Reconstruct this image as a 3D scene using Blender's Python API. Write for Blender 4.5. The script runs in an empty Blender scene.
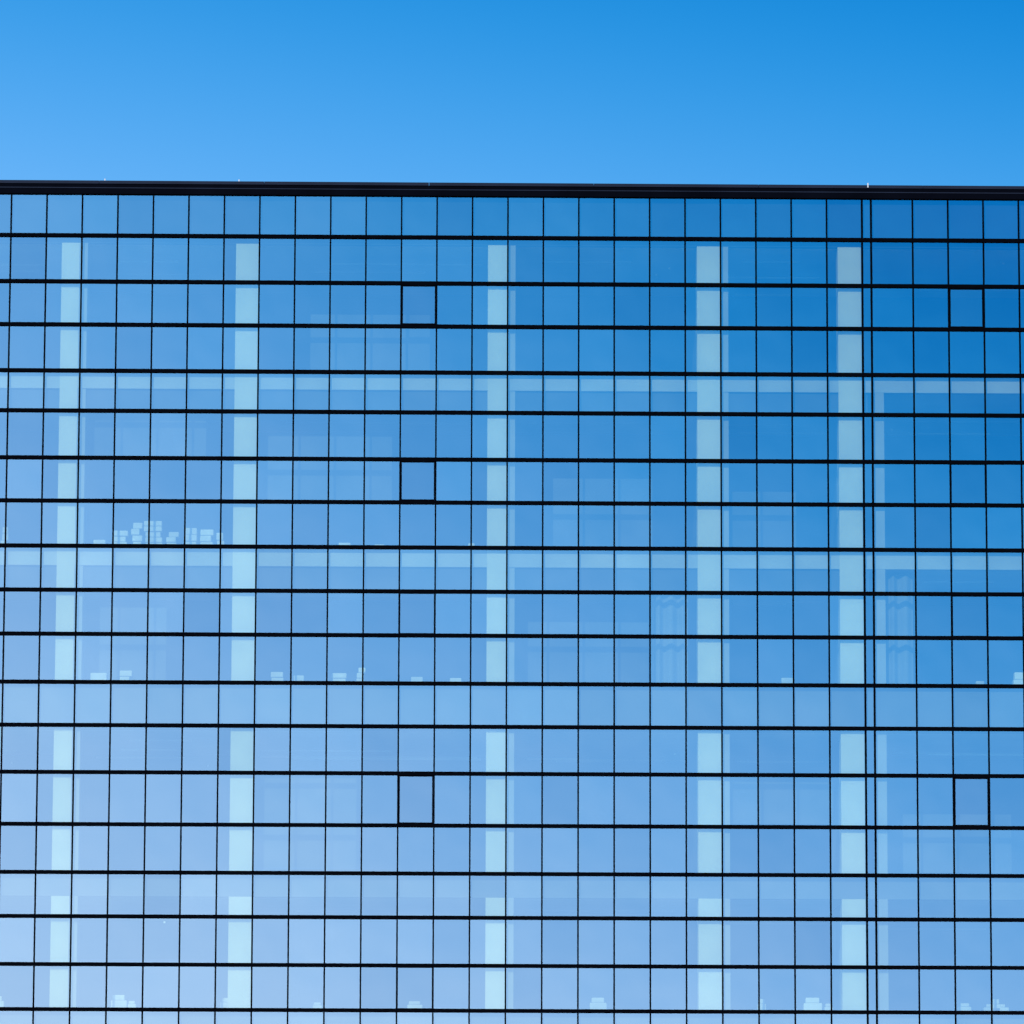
import bpy, bmesh, math, random
from mathutils import Vector, Matrix
random.seed(7)
scene = bpy.context.scene
scene.view_settings.view_transform = 'Standard'
scene.view_settings.look = 'None'
scene.view_settings.exposure = 0

# ---------------------------------------------------------------- materials
def new_mat(name):
    m = bpy.data.materials.new(name); m.use_nodes = True
    nt = m.node_tree; nt.nodes.clear()
    return m, nt
def diffuse_mat(name, col, rough=0.7, noise=0.08, scale=3.0, spec=0.3):
    m, nt = new_mat(name)
    N, L = nt.nodes, nt.links
    out = N.new('ShaderNodeOutputMaterial'); b = N.new('ShaderNodeBsdfPrincipled')
    tc = N.new('ShaderNodeTexCoord'); nz = N.new('ShaderNodeTexNoise')
    nz.inputs['Scale'].default_value = scale; nz.inputs['Detail'].default_value = 5
    L.new(tc.outputs['Object'], nz.inputs['Vector'])
    r = N.new('ShaderNodeValToRGB')
    r.color_ramp.elements[0].position = 0.3; r.color_ramp.elements[1].position = 0.7
    r.color_ramp.elements[0].color = tuple(c*(1-noise) for c in col)+(1,)
    r.color_ramp.elements[1].color = tuple(min(1,c*(1+noise)) for c in col)+(1,)
    L.new(nz.outputs['Fac'], r.inputs['Fac']); L.new(r.outputs['Color'], b.inputs['Base Color'])
    b.inputs['Roughness'].default_value = rough
    b.inputs['Specular IOR Level'].default_value = spec
    L.new(b.outputs['BSDF'], out.inputs['Surface'])
    return m

def glass_mat():
    m, nt = new_mat('coated_glass'); N, L = nt.nodes, nt.links
    out = N.new('ShaderNodeOutputMaterial')
    g = N.new('ShaderNodeBsdfGlossy'); g.inputs['Roughness'].default_value = 0.0
    t = N.new('ShaderNodeBsdfTransparent'); t.inputs['Color'].default_value = (0.86, 1.0, 0.80, 1)
    mx = N.new('ShaderNodeMixShader'); mx.inputs[0].default_value = 0.45
    at = N.new('ShaderNodeAttribute'); at.attribute_name = 'pane_tone'; at.attribute_type = 'GEOMETRY'
    r = N.new('ShaderNodeValToRGB')
    r.color_ramp.elements[0].color = (0.75, 0.80, 0.86, 1)
    r.color_ramp.elements[1].color = (1.0, 1.0, 1.0, 1)
    L.new(at.outputs['Fac'], r.inputs['Fac']); L.new(r.outputs['Color'], g.inputs['Color'])
    tc = N.new('ShaderNodeTexCoord'); nz = N.new('ShaderNodeTexNoise')
    nz.inputs['Scale'].default_value = 0.9; nz.inputs['Detail'].default_value = 1
    L.new(tc.outputs['Object'], nz.inputs['Vector'])
    bp = N.new('ShaderNodeBump'); bp.inputs['Strength'].default_value = 0.05; bp.inputs['Distance'].default_value = 0.05
    L.new(nz.outputs['Fac'], bp.inputs['Height']); L.new(bp.outputs['Normal'], g.inputs['Normal'])
    L.new(t.outputs[0], mx.inputs[1]); L.new(g.outputs[0], mx.inputs[2]); L.new(mx.outputs[0], out.inputs['Surface'])
    return m

M_glass = glass_mat()
M_frame = diffuse_mat('black_anodised_frame', (0.0015, 0.0018, 0.003), 0.6, 0.2, 2.0, 0.0)
M_parapet = diffuse_mat('dark_parapet_metal', (0.002, 0.0025, 0.005), 0.6, 0.2, 1.0, 0.0)
M_coping = diffuse_mat('coping_metal', (0.010, 0.015, 0.030), 0.6, 0.2, 1.0, 0.05)
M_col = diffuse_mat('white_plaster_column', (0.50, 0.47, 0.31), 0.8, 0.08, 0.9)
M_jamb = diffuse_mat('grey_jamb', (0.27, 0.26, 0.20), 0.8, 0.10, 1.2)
M_beam = diffuse_mat('slab_edge_plaster', (0.33, 0.32, 0.25), 0.8, 0.12, 0.8)
M_span = diffuse_mat('spandrel_board', (0.11, 0.11, 0.10), 0.8, 0.10, 0.7)
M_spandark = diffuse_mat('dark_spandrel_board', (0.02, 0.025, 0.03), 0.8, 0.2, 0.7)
M_ceil = diffuse_mat('ceiling', (0.45, 0.47, 0.45), 0.9, 0.06, 0.8)
M_floor = diffuse_mat('carpet', (0.07, 0.08, 0.09), 0.95, 0.2, 2.0)
M_wall = diffuse_mat('interior_wall', (0.08, 0.09, 0.10), 0.9, 0.5, 0.3)
M_fit = diffuse_mat('ceiling_fittings', (0.34, 0.34, 0.30), 0.9, 0.2, 0.8)
M_white = diffuse_mat('white_objects', (0.44, 0.43, 0.36), 0.8, 0.4, 1.4)
M_spot = diffuse_mat('downlight_white', (0.6, 0.6, 0.5), 0.6, 0.05, 3)
M_curt = diffuse_mat('curtain_fabric', (0.15, 0.15, 0.13), 0.95, 0.1, 2.0)
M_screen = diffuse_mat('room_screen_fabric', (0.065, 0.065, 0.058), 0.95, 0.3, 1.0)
M_clad = diffuse_mat('side_cladding', (0.10, 0.11, 0.13), 0.6, 0.1, 0.5)
M_roof = diffuse_mat('roof_gravel', (0.25, 0.24, 0.22), 0.95, 0.2, 6)
M_ground = diffuse_mat('ground_soil_grass', (0.10, 0.12, 0.06), 0.95, 0.3, 0.08)
M_pave = diffuse_mat('pavement_concrete', (0.32, 0.31, 0.29), 0.85, 0.12, 0.6)
M_pin = diffuse_mat('pin_metal', (0.5, 0.5, 0.5), 0.4, 0.05, 3)

# ---------------------------------------------------------------- helpers
def empty(name):
    o = bpy.data.objects.new(name, None); scene.collection.objects.link(o); return o
building = empty('glass_office_building')
class Part:
    def __init__(s, name, mat, parent=building):
        s.name, s.mat, s.parent = name, mat, parent; s.v=[]; s.f=[]
    def box(s, x0,x1,y0,y1,z0,z1):
        i=len(s.v)
        s.v += [(x0,y0,z0),(x1,y0,z0),(x1,y1,z0),(x0,y1,z0),(x0,y0,z1),(x1,y0,z1),(x1,y1,z1),(x0,y1,z1)]
        s.f += [(i,i+3,i+2,i+1),(i+4,i+5,i+6,i+7),(i,i+1,i+5,i+4),(i+1,i+2,i+6,i+5),(i+2,i+3,i+7,i+6),(i+3,i,i+4,i+7)]
    def build(s, bevel=0):
        me=bpy.data.meshes.new(s.name); me.from_pydata(s.v,[],s.f); me.materials.append(s.mat); me.update()
        o=bpy.data.objects.new(s.name,me); scene.collection.objects.link(o); o.parent=s.parent
        if bevel:
            b=o.modifiers.new('bevel','BEVEL'); b.width=bevel; b.segments=2
        return o

# ---------------------------------------------------------------- facade grid (metres)
ZC = 19.31
row_rel = [7.733,6.718,5.583,4.524,3.394,2.415,1.267,0.219,-0.875,-1.941,-3.004,-4.162,-5.196,-6.323,-7.566,-8.711,-9.757,-10.895,-11.959]
rows = [ZC+r for r in row_rel]
while rows[-1] > 1.4: rows.append(rows[-1]-1.14)
PW = 0.86
cols = [-0.12+PW*n for n in range(-30, 11)]
cols += [8.70, 9.71] + [9.71+PW*k for k in range(1, 19)]
XL, XR = cols[0], cols[-1]
ROOF = ZC+8.055
ZB = rows[-1]

tr = Part('horizontal_transoms', M_frame)
for z in rows[1:]:
    tr.box(XL-0.05, XR+0.05, -0.06, 0.04, z-0.045, z+0.045)
tr.build()
vm = Part('vertical_mullions', M_frame)
for x in cols:
    w = 0.019 if abs(x-8.48)>0.01 and abs(x-8.70)>0.01 else 0.024
    for a,b in zip(rows[:-1], rows[1:]):
        vm.box(x-w, x+w, -0.035, 0.035, b+0.045, a if a==rows[0] else a-0.045)
vm.build()

# glass
vs=[];fs=[];tone=[]
def vent(ci, ri):
    return (abs(cols[ci]-(-2.70))<0.05 and ri in (2,6,13)) or (abs(cols[ci]-10.57)<0.05 and ri in (2,13))
def closed_vent(ci, ri):
    return (abs(cols[ci]-(-2.70))<0.05 and ri in (9,17)) or (abs(cols[ci]-10.57)<0.05 and ri in (6,9))
for ri in range(len(rows)-1):
    for ci in range(len(cols)-1):
        x0,x1=cols[ci]+0.018,cols[ci+1]-0.018
        z1,z0=rows[ri]-(0.045 if ri else 0),rows[ri+1]+0.045
        ax=math.radians(random.gauss(0,0.07)); az=math.radians(random.gauss(0,0.10))
        v_ = vent(ci,ri) or closed_vent(ci,ri)
        if vent(ci,ri): ax=math.radians(-0.3)
        cx,cz=(x0+x1)/2,(z0+z1)/2
        i=len(vs)
        for (x,z) in ((x0,z0),(x1,z0),(x1,z1),(x0,z1)):
            vs.append((x, (x-cx)*math.tan(az)+(z-cz)*math.tan(ax), z))
        fs.append((i,i+1,i+2,i+3)); tone.append(0.1 if vent(ci,ri) else 0.3 if v_ else min(1,max(0,random.gauss(0.66,0.2))))
me=bpy.data.meshes.new('glass_panes'); me.from_pydata(vs,[],fs); me.materials.append(M_glass)
a=me.attributes.new('pane_tone','FLOAT','FACE')
for i,t in enumerate(tone): a.data[i].value=t
o=bpy.data.objects.new('glass_panes',me); scene.collection.objects.link(o); o.parent=building

vf = Part('opening_window_frames', M_frame)
for ri in range(len(rows)-1):
    for ci in range(len(cols)-1):
        if vent(ci,ri) or closed_vent(ci,ri):
            x0,x1=cols[ci]+0.0195,cols[ci+1]-0.0195; z1,z0=rows[ri]-0.0455,rows[ri+1]+0.0455
            t=0.026 if vent(ci,ri) else 0.008; y0,y1=-0.045,0.03
            vf.box(x0,x0+t,y0,y1,z0,z1); vf.box(x1-t,x1,y0,y1,z0,z1)
            vf.box(x0+t,x1-t,y0,y1,z0,z0+t); vf.box(x0+t,x1-t,y0,y1,z1-t,z1)
vf.build()

# parapet
pp = Part('parapet', M_parapet)
pp.box(XL-0.1, XR+0.1, -0.10, 0.30, rows[0], ROOF-0.075); pp.build()
cp = Part('parapet_coping', M_coping)
x=XL-0.12
while x < XR+0.12:
    x2=min(x+4.0,XR+0.12)
    cp.box(x+0.004, x2-0.004, -0.125, 0.34, ROOF-0.075, ROOF); x=x2
cp.build()
lip = Part('parapet_drip_line', M_coping)
lip.box(XL-0.1, XR+0.1, -0.112, -0.102, ROOF-0.185, ROOF-0.165); lip.build()
pins = Part('roof_safety_pins', M_pin)
for x in (-9.9,-6.65,-15.2,15.4):
    pins.box(x-0.012,x+0.012,-0.11,-0.08,ROOF,ROOF+0.05)
pins.box(8.605,8.635,-0.14,-0.126,ROOF-0.06,ROOF+0.05)
pins.build()

# body
body = Part('outer_walls', M_clad)
body.box(XL-0.3, XL-0.06, 0.0, 22, 0, rows[0]); body.box(XR+0.06, XR+0.3, 0.0, 22, 0, rows[0])
body.box(XL-0.06, XR+0.06, 21.8, 22, 0, rows[0]); body.box(XL-0.06, XR+0.06, -0.1, 0.3, 0, ZB-0.05)
body.build()
rf = Part('roof', M_roof); rf.box(XL-0.06, XR+0.06, 0.302, 21.8, rows[0]-0.3, rows[0]-0.05); rf.build()

F = lambda r: ZC+r
levels = [(F(6.56),F(3.37)),(F(2.98),F(-0.86)),(F(-1.33),F(-4.13)),(F(-5.27),F(-8.70)),(F(-9.27),F(-11.93)),(F(-12.8),F(-15.6)),(F(-16.2),0.3)]
BACK=6.5
ceil = Part('ceilings', M_ceil); fl = Part('floors', M_floor)
for c,f in levels:
    ceil.box(XL,XR,0.36,BACK,c,c+0.03); fl.box(XL,XR,0.36,BACK,f-0.03,f)
ceil.build(); fl.build()
bw = Part('core_wall', M_wall); bw.box(XL,XR,BACK,BACK+0.2,0,rows[0]-0.4); bw.build()
sl = Part('slab_edges', M_beam); sp = Part('spandrel_panels', M_span); sd = Part('dark_spandrel_panels', M_spandark)
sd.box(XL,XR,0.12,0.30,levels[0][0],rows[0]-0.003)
sl.box(XL,XR,0.10,0.358,levels[1][0],levels[0][1])
sl.box(XL,XR,0.10,0.358,levels[2][0],levels[1][1])
sp.box(XL,XR,0.10,0.358,levels[3][0],levels[2][1])
sp.box(XL,XR,0.13,0.358,levels[4][0],levels[3][1])
sp.box(XL,XR,0.13,0.358,levels[5][0],levels[4][1])
sp.box(XL,XR,0.13,0.358,levels[6][0],levels[5][1])
sl.build(); sp.build(); sd.build()
# blind boxes below the slab edges, set back a little, dimmer
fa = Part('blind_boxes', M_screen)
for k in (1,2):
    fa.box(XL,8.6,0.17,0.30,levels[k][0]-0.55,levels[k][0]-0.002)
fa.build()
# columns
colsX=[(-10.93,-10.49,1),(-6.71,-6.16,0),(-0.60,-0.12,1),(4.47,5.04,1),(7.89,8.46,0),(13.3,13.85,0),(18.1,18.6,1),(-15.9,-15.4,0),(-20.6,-20.1,1)]
co = Part('columns', M_col); jb = Part('column_jambs', M_jamb)
for x0,x1,j in colsX:
    tops=[(levels[0][0],levels[2][1]),(levels[3][0],levels[3][1]),(levels[4][0],levels[4][1]),(levels[5][0],levels[5][1]),(levels[6][0],0.3)]
    for a_,b_ in tops:
        co.box(x0,x1,0.095,0.62,b_,a_)
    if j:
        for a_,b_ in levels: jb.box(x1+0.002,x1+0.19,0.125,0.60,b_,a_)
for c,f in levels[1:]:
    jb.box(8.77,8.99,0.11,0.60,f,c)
co.build(bevel=0.01); jb.build()

pt = Part('partitions', M_wall)
for c,f in levels:
    for x0,x1,j in colsX:
        if random.random()<0.75: pt.box(x0+0.1,x0+0.22,2.2,BACK-0.01,f,c)
pt.build()

ft = Part('ceiling_fittings', M_fit)
bays=[(-10.2,-6.8),(-6.1,-0.7),(0.15,4.4),(5.25,7.8),(9.1,13.2),(-15.3,-11.0),(13.9,18.0),(-20,-16)]
for k,(c,f) in enumerate(levels):
    for b0,b1 in bays:
        for q in range(random.choice((1,2,2,3))):
            y=random.uniform(0.9,4.0); dz=random.uniform(0.12,0.5)
            a0=random.uniform(b0,b0+(b1-b0)*0.3); a1=random.uniform(a0+1.2,b1+0.5)
            ft.box(a0,min(a1,b1),y,y+0.07,c-dz-0.04,c-dz)
ft.build()
sc_ = Part('room_screens', M_screen)
for x0,x1,y,z0,z1 in [(5.3,7.75,0.45,F(-7.45),F(-6.45)),(-5.9,-3.7,0.5,F(-8.6),F(-6.4)),(0.4,3.3,0.5,F(-4.1),F(-2.6)),(-9.9,-8.3,0.5,F(-4.1),F(-2.3)),(9.4,12.0,0.5,F(-8.6),F(-7.2)),(1.0,3.4,0.5,F(-0.84),F(0.9)),(-4.9,-2.0,0.5,F(3.4),F(4.9)),(-10.1,-7.4,0.5,F(1.4),F(2.4)),(5.3,6.9,0.5,F(-.84),F(0.6)),(-5.9,-2.9,0.5,F(0.3),F(1.9))]:
    sc_.box(x0,x1,y,y+0.04,z0,z1)
sc_.build()

def curtain(x0,x1,y,z0,z1,name='curtain'):
    n=int((x1-x0)/0.018); v=[];f=[]
    for i in range(n+1):
        x=x0+(x1-x0)*i/n; yy=y+0.06*math.sin(i*0.45+1.1*math.sin(i*0.13))
        v += [(x,yy,z0),(x,yy,z1)]
        if i: f.append((2*i-2,2*i,2*i+1,2*i-1))
    m_=bpy.data.meshes.new(name); m_.from_pydata(v,[],f); m_.materials.append(M_curt)
    o_=bpy.data.objects.new(name,m_); scene.collection.objects.link(o_); o_.parent=building
    so=o_.modifiers.new('s','SOLIDIFY'); so.thickness=0.004
curtain(3.4,4.25,0.42,levels[2][1],levels[2][0]-0.1)
curtain(9.05,9.68,0.42,levels[2][1],levels[2][0]-0.1)

st = Part('storage_boxes', M_white)
def stack(x,w,h,f):
    k=max(1,int(h/0.13))
    for q in range(k):
        dx=random.uniform(-.03,.03); sh=random.uniform(0.75,1.0)
        st.box(x+dx,x+dx+w*sh,0.40+dx,0.70,f+q*h/k+0.003,f+(q+1)*h/k-0.004)
f1=levels[1][1]
for x,w,h in [(-12.3,.16,.5),(-10.1,.3,.2),(-9.6,.4,.42),(-9.15,.25,.62),(-8.85,.45,.66),(-8.3,.3,.4),(-7.9,.35,.5),(-7.5,.35,.46),(-7.1,.2,.38),(-1.05,.2,.16),(-3.3,.25,.12),(-4.2,.3,.16)]:
    stack(x,w,h,f1)
f2=levels[2][1]
for x,w,h in [(-10.1,.4,.24),(-9.4,.3,.3),(-5.75,.35,.28),(-5.2,.25,.2),(-4.3,.4,.26),(-3.7,.2,.4),(-2.4,.3,.18),(-1.5,.3,.16),(6.5,.3,.2),(12.1,.35,.36),(11.2,.25,.14)]:
    stack(x,w,h,f2)
# seats and low cabinets of the next floor, seen from below over the sill
f4=levels[4][1]
for x,w,h in [(-12.4,.36,.3),(-9.5,.38,.34),(-9.1,.2,.2),(-6.9,.3,.28),(-2.45,.36,.22),(-4.7,.22,.18),(1.9,.4,.32),(7.0,.44,.34),(7.5,.2,.2),(5.9,.2,.3),(10.7,.3,.22),(11.3,.6,.2),(11.5,.2,.32)]:
    st.box(x,x+w,0.5,0.8,f4+0.003,f4+h*0.62)
    st.box(x+w*0.1,x+w*0.85,0.52,0.6,f4+h*0.62+0.003,f4+h)
st.build(bevel=0.02)

dl = Part('ceiling_downlights', M_spot)
for c,f in levels:
    for k in range(8):
        x=random.uniform(XL+1,XR-1); y=random.uniform(0.8,3.5); dz=random.uniform(0.02,0.7)
        dl.box(x-0.022,x+0.022,y-0.022,y+0.022,c-dz-0.045,c-dz)
dl.build()

# ---------------------------------------------------------------- ground
def sheet(name,x0,x1,y0,y1,z,mat):
    me=bpy.data.meshes.new(name); me.from_pydata([(x0,y0,z),(x1,y0,z),(x1,y1,z),(x0,y1,z)],[],[(0,1,2,3)]); me.materials.append(mat)
    o=bpy.data.objects.new(name,me); scene.collection.objects.link(o); return o
sheet('ground',-4000,4000,-4000,4000,0,M_ground)
sheet('pavement',-60,60,-60,40,0.004,M_pave)

# ---------------------------------------------------------------- sky
EL, AZ = math.radians(26), math.radians(196)
S = Vector((math.sin(AZ)*math.cos(EL), math.cos(AZ)*math.cos(EL), math.sin(EL)))
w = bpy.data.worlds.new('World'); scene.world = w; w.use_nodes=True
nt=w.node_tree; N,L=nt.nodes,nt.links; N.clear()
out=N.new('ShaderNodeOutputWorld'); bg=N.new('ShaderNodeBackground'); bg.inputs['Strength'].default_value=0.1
sky=N.new('ShaderNodeTexSky'); sky.sky_type='NISHITA'; sky.sun_disc=False
sky.sun_elevation=EL; sky.sun_rotation=AZ; sky.ozone_density=6; sky.dust_density=0.2; sky.air_density=1.0
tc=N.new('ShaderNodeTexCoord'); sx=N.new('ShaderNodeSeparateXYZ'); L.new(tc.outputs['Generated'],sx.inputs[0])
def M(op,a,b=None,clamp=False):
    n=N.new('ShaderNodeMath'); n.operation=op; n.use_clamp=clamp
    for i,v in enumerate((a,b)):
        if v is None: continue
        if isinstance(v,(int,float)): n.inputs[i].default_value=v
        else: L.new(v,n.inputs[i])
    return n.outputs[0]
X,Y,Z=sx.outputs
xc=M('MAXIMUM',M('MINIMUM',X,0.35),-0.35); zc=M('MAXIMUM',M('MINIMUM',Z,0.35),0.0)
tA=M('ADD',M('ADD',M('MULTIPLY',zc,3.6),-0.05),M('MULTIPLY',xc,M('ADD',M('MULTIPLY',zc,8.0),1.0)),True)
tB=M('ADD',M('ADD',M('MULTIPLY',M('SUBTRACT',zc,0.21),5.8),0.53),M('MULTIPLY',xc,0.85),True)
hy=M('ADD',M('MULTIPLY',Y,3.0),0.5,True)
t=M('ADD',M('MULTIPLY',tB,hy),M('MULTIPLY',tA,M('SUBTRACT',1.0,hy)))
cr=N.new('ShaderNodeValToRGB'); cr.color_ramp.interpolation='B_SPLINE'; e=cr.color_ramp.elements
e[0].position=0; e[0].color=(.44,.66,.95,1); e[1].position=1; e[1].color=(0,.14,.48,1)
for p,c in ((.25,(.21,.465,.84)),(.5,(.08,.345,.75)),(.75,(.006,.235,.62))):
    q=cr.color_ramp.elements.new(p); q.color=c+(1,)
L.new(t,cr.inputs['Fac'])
gain=M('ADD',M('MULTIPLY',hy,-9.6),21.9)  # sky half behind the camera gets added gain to brighten the glass reflections
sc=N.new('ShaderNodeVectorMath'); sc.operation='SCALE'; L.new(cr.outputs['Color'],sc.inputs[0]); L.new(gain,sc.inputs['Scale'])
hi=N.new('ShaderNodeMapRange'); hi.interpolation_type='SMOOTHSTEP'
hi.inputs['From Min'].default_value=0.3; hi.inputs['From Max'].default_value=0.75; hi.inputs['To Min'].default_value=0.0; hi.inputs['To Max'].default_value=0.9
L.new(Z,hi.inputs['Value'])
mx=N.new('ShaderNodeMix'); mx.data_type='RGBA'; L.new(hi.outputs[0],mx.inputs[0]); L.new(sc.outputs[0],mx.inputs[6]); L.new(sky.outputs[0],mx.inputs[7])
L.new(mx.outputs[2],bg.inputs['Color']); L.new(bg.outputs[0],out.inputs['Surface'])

sun=bpy.data.lights.new('sun','SUN'); sun.energy=4.0; sun.angle=math.radians(0.5); sun.color=(1,0.95,0.87)
so=bpy.data.objects.new('sun',sun); scene.collection.objects.link(so); so.location=S*100
so.rotation_euler=S.to_track_quat('Z','Y').to_euler()

# ---------------------------------------------------------------- camera
D=119.0; p=math.atan(0.148); yaw=math.radians(0.8); roll=math.radians(0.18)
fwd=Vector((math.sin(yaw)*math.cos(p),math.cos(yaw)*math.cos(p),math.sin(p)))
tgt=Vector((0,0,ZC)); loc=tgt-fwd*(D/fwd.y)
right=fwd.cross(Vector((0,0,1))).normalized(); up=right.cross(fwd)
r2=right*math.cos(roll)+up*math.sin(roll); u2=up*math.cos(roll)-right*math.sin(roll)
mw=Matrix((( r2.x,u2.x,-fwd.x,loc.x),(r2.y,u2.y,-fwd.y,loc.y),(r2.z,u2.z,-fwd.z,loc.z),(0,0,0,1)))
cam=bpy.data.cameras.new('camera'); cam.lens=5000/1024*36; cam.sensor_width=36; cam.clip_end=10000
cam_o=bpy.data.objects.new('camera',cam); scene.collection.objects.link(cam_o); cam_o.matrix_world=mw
scene.camera=cam_o
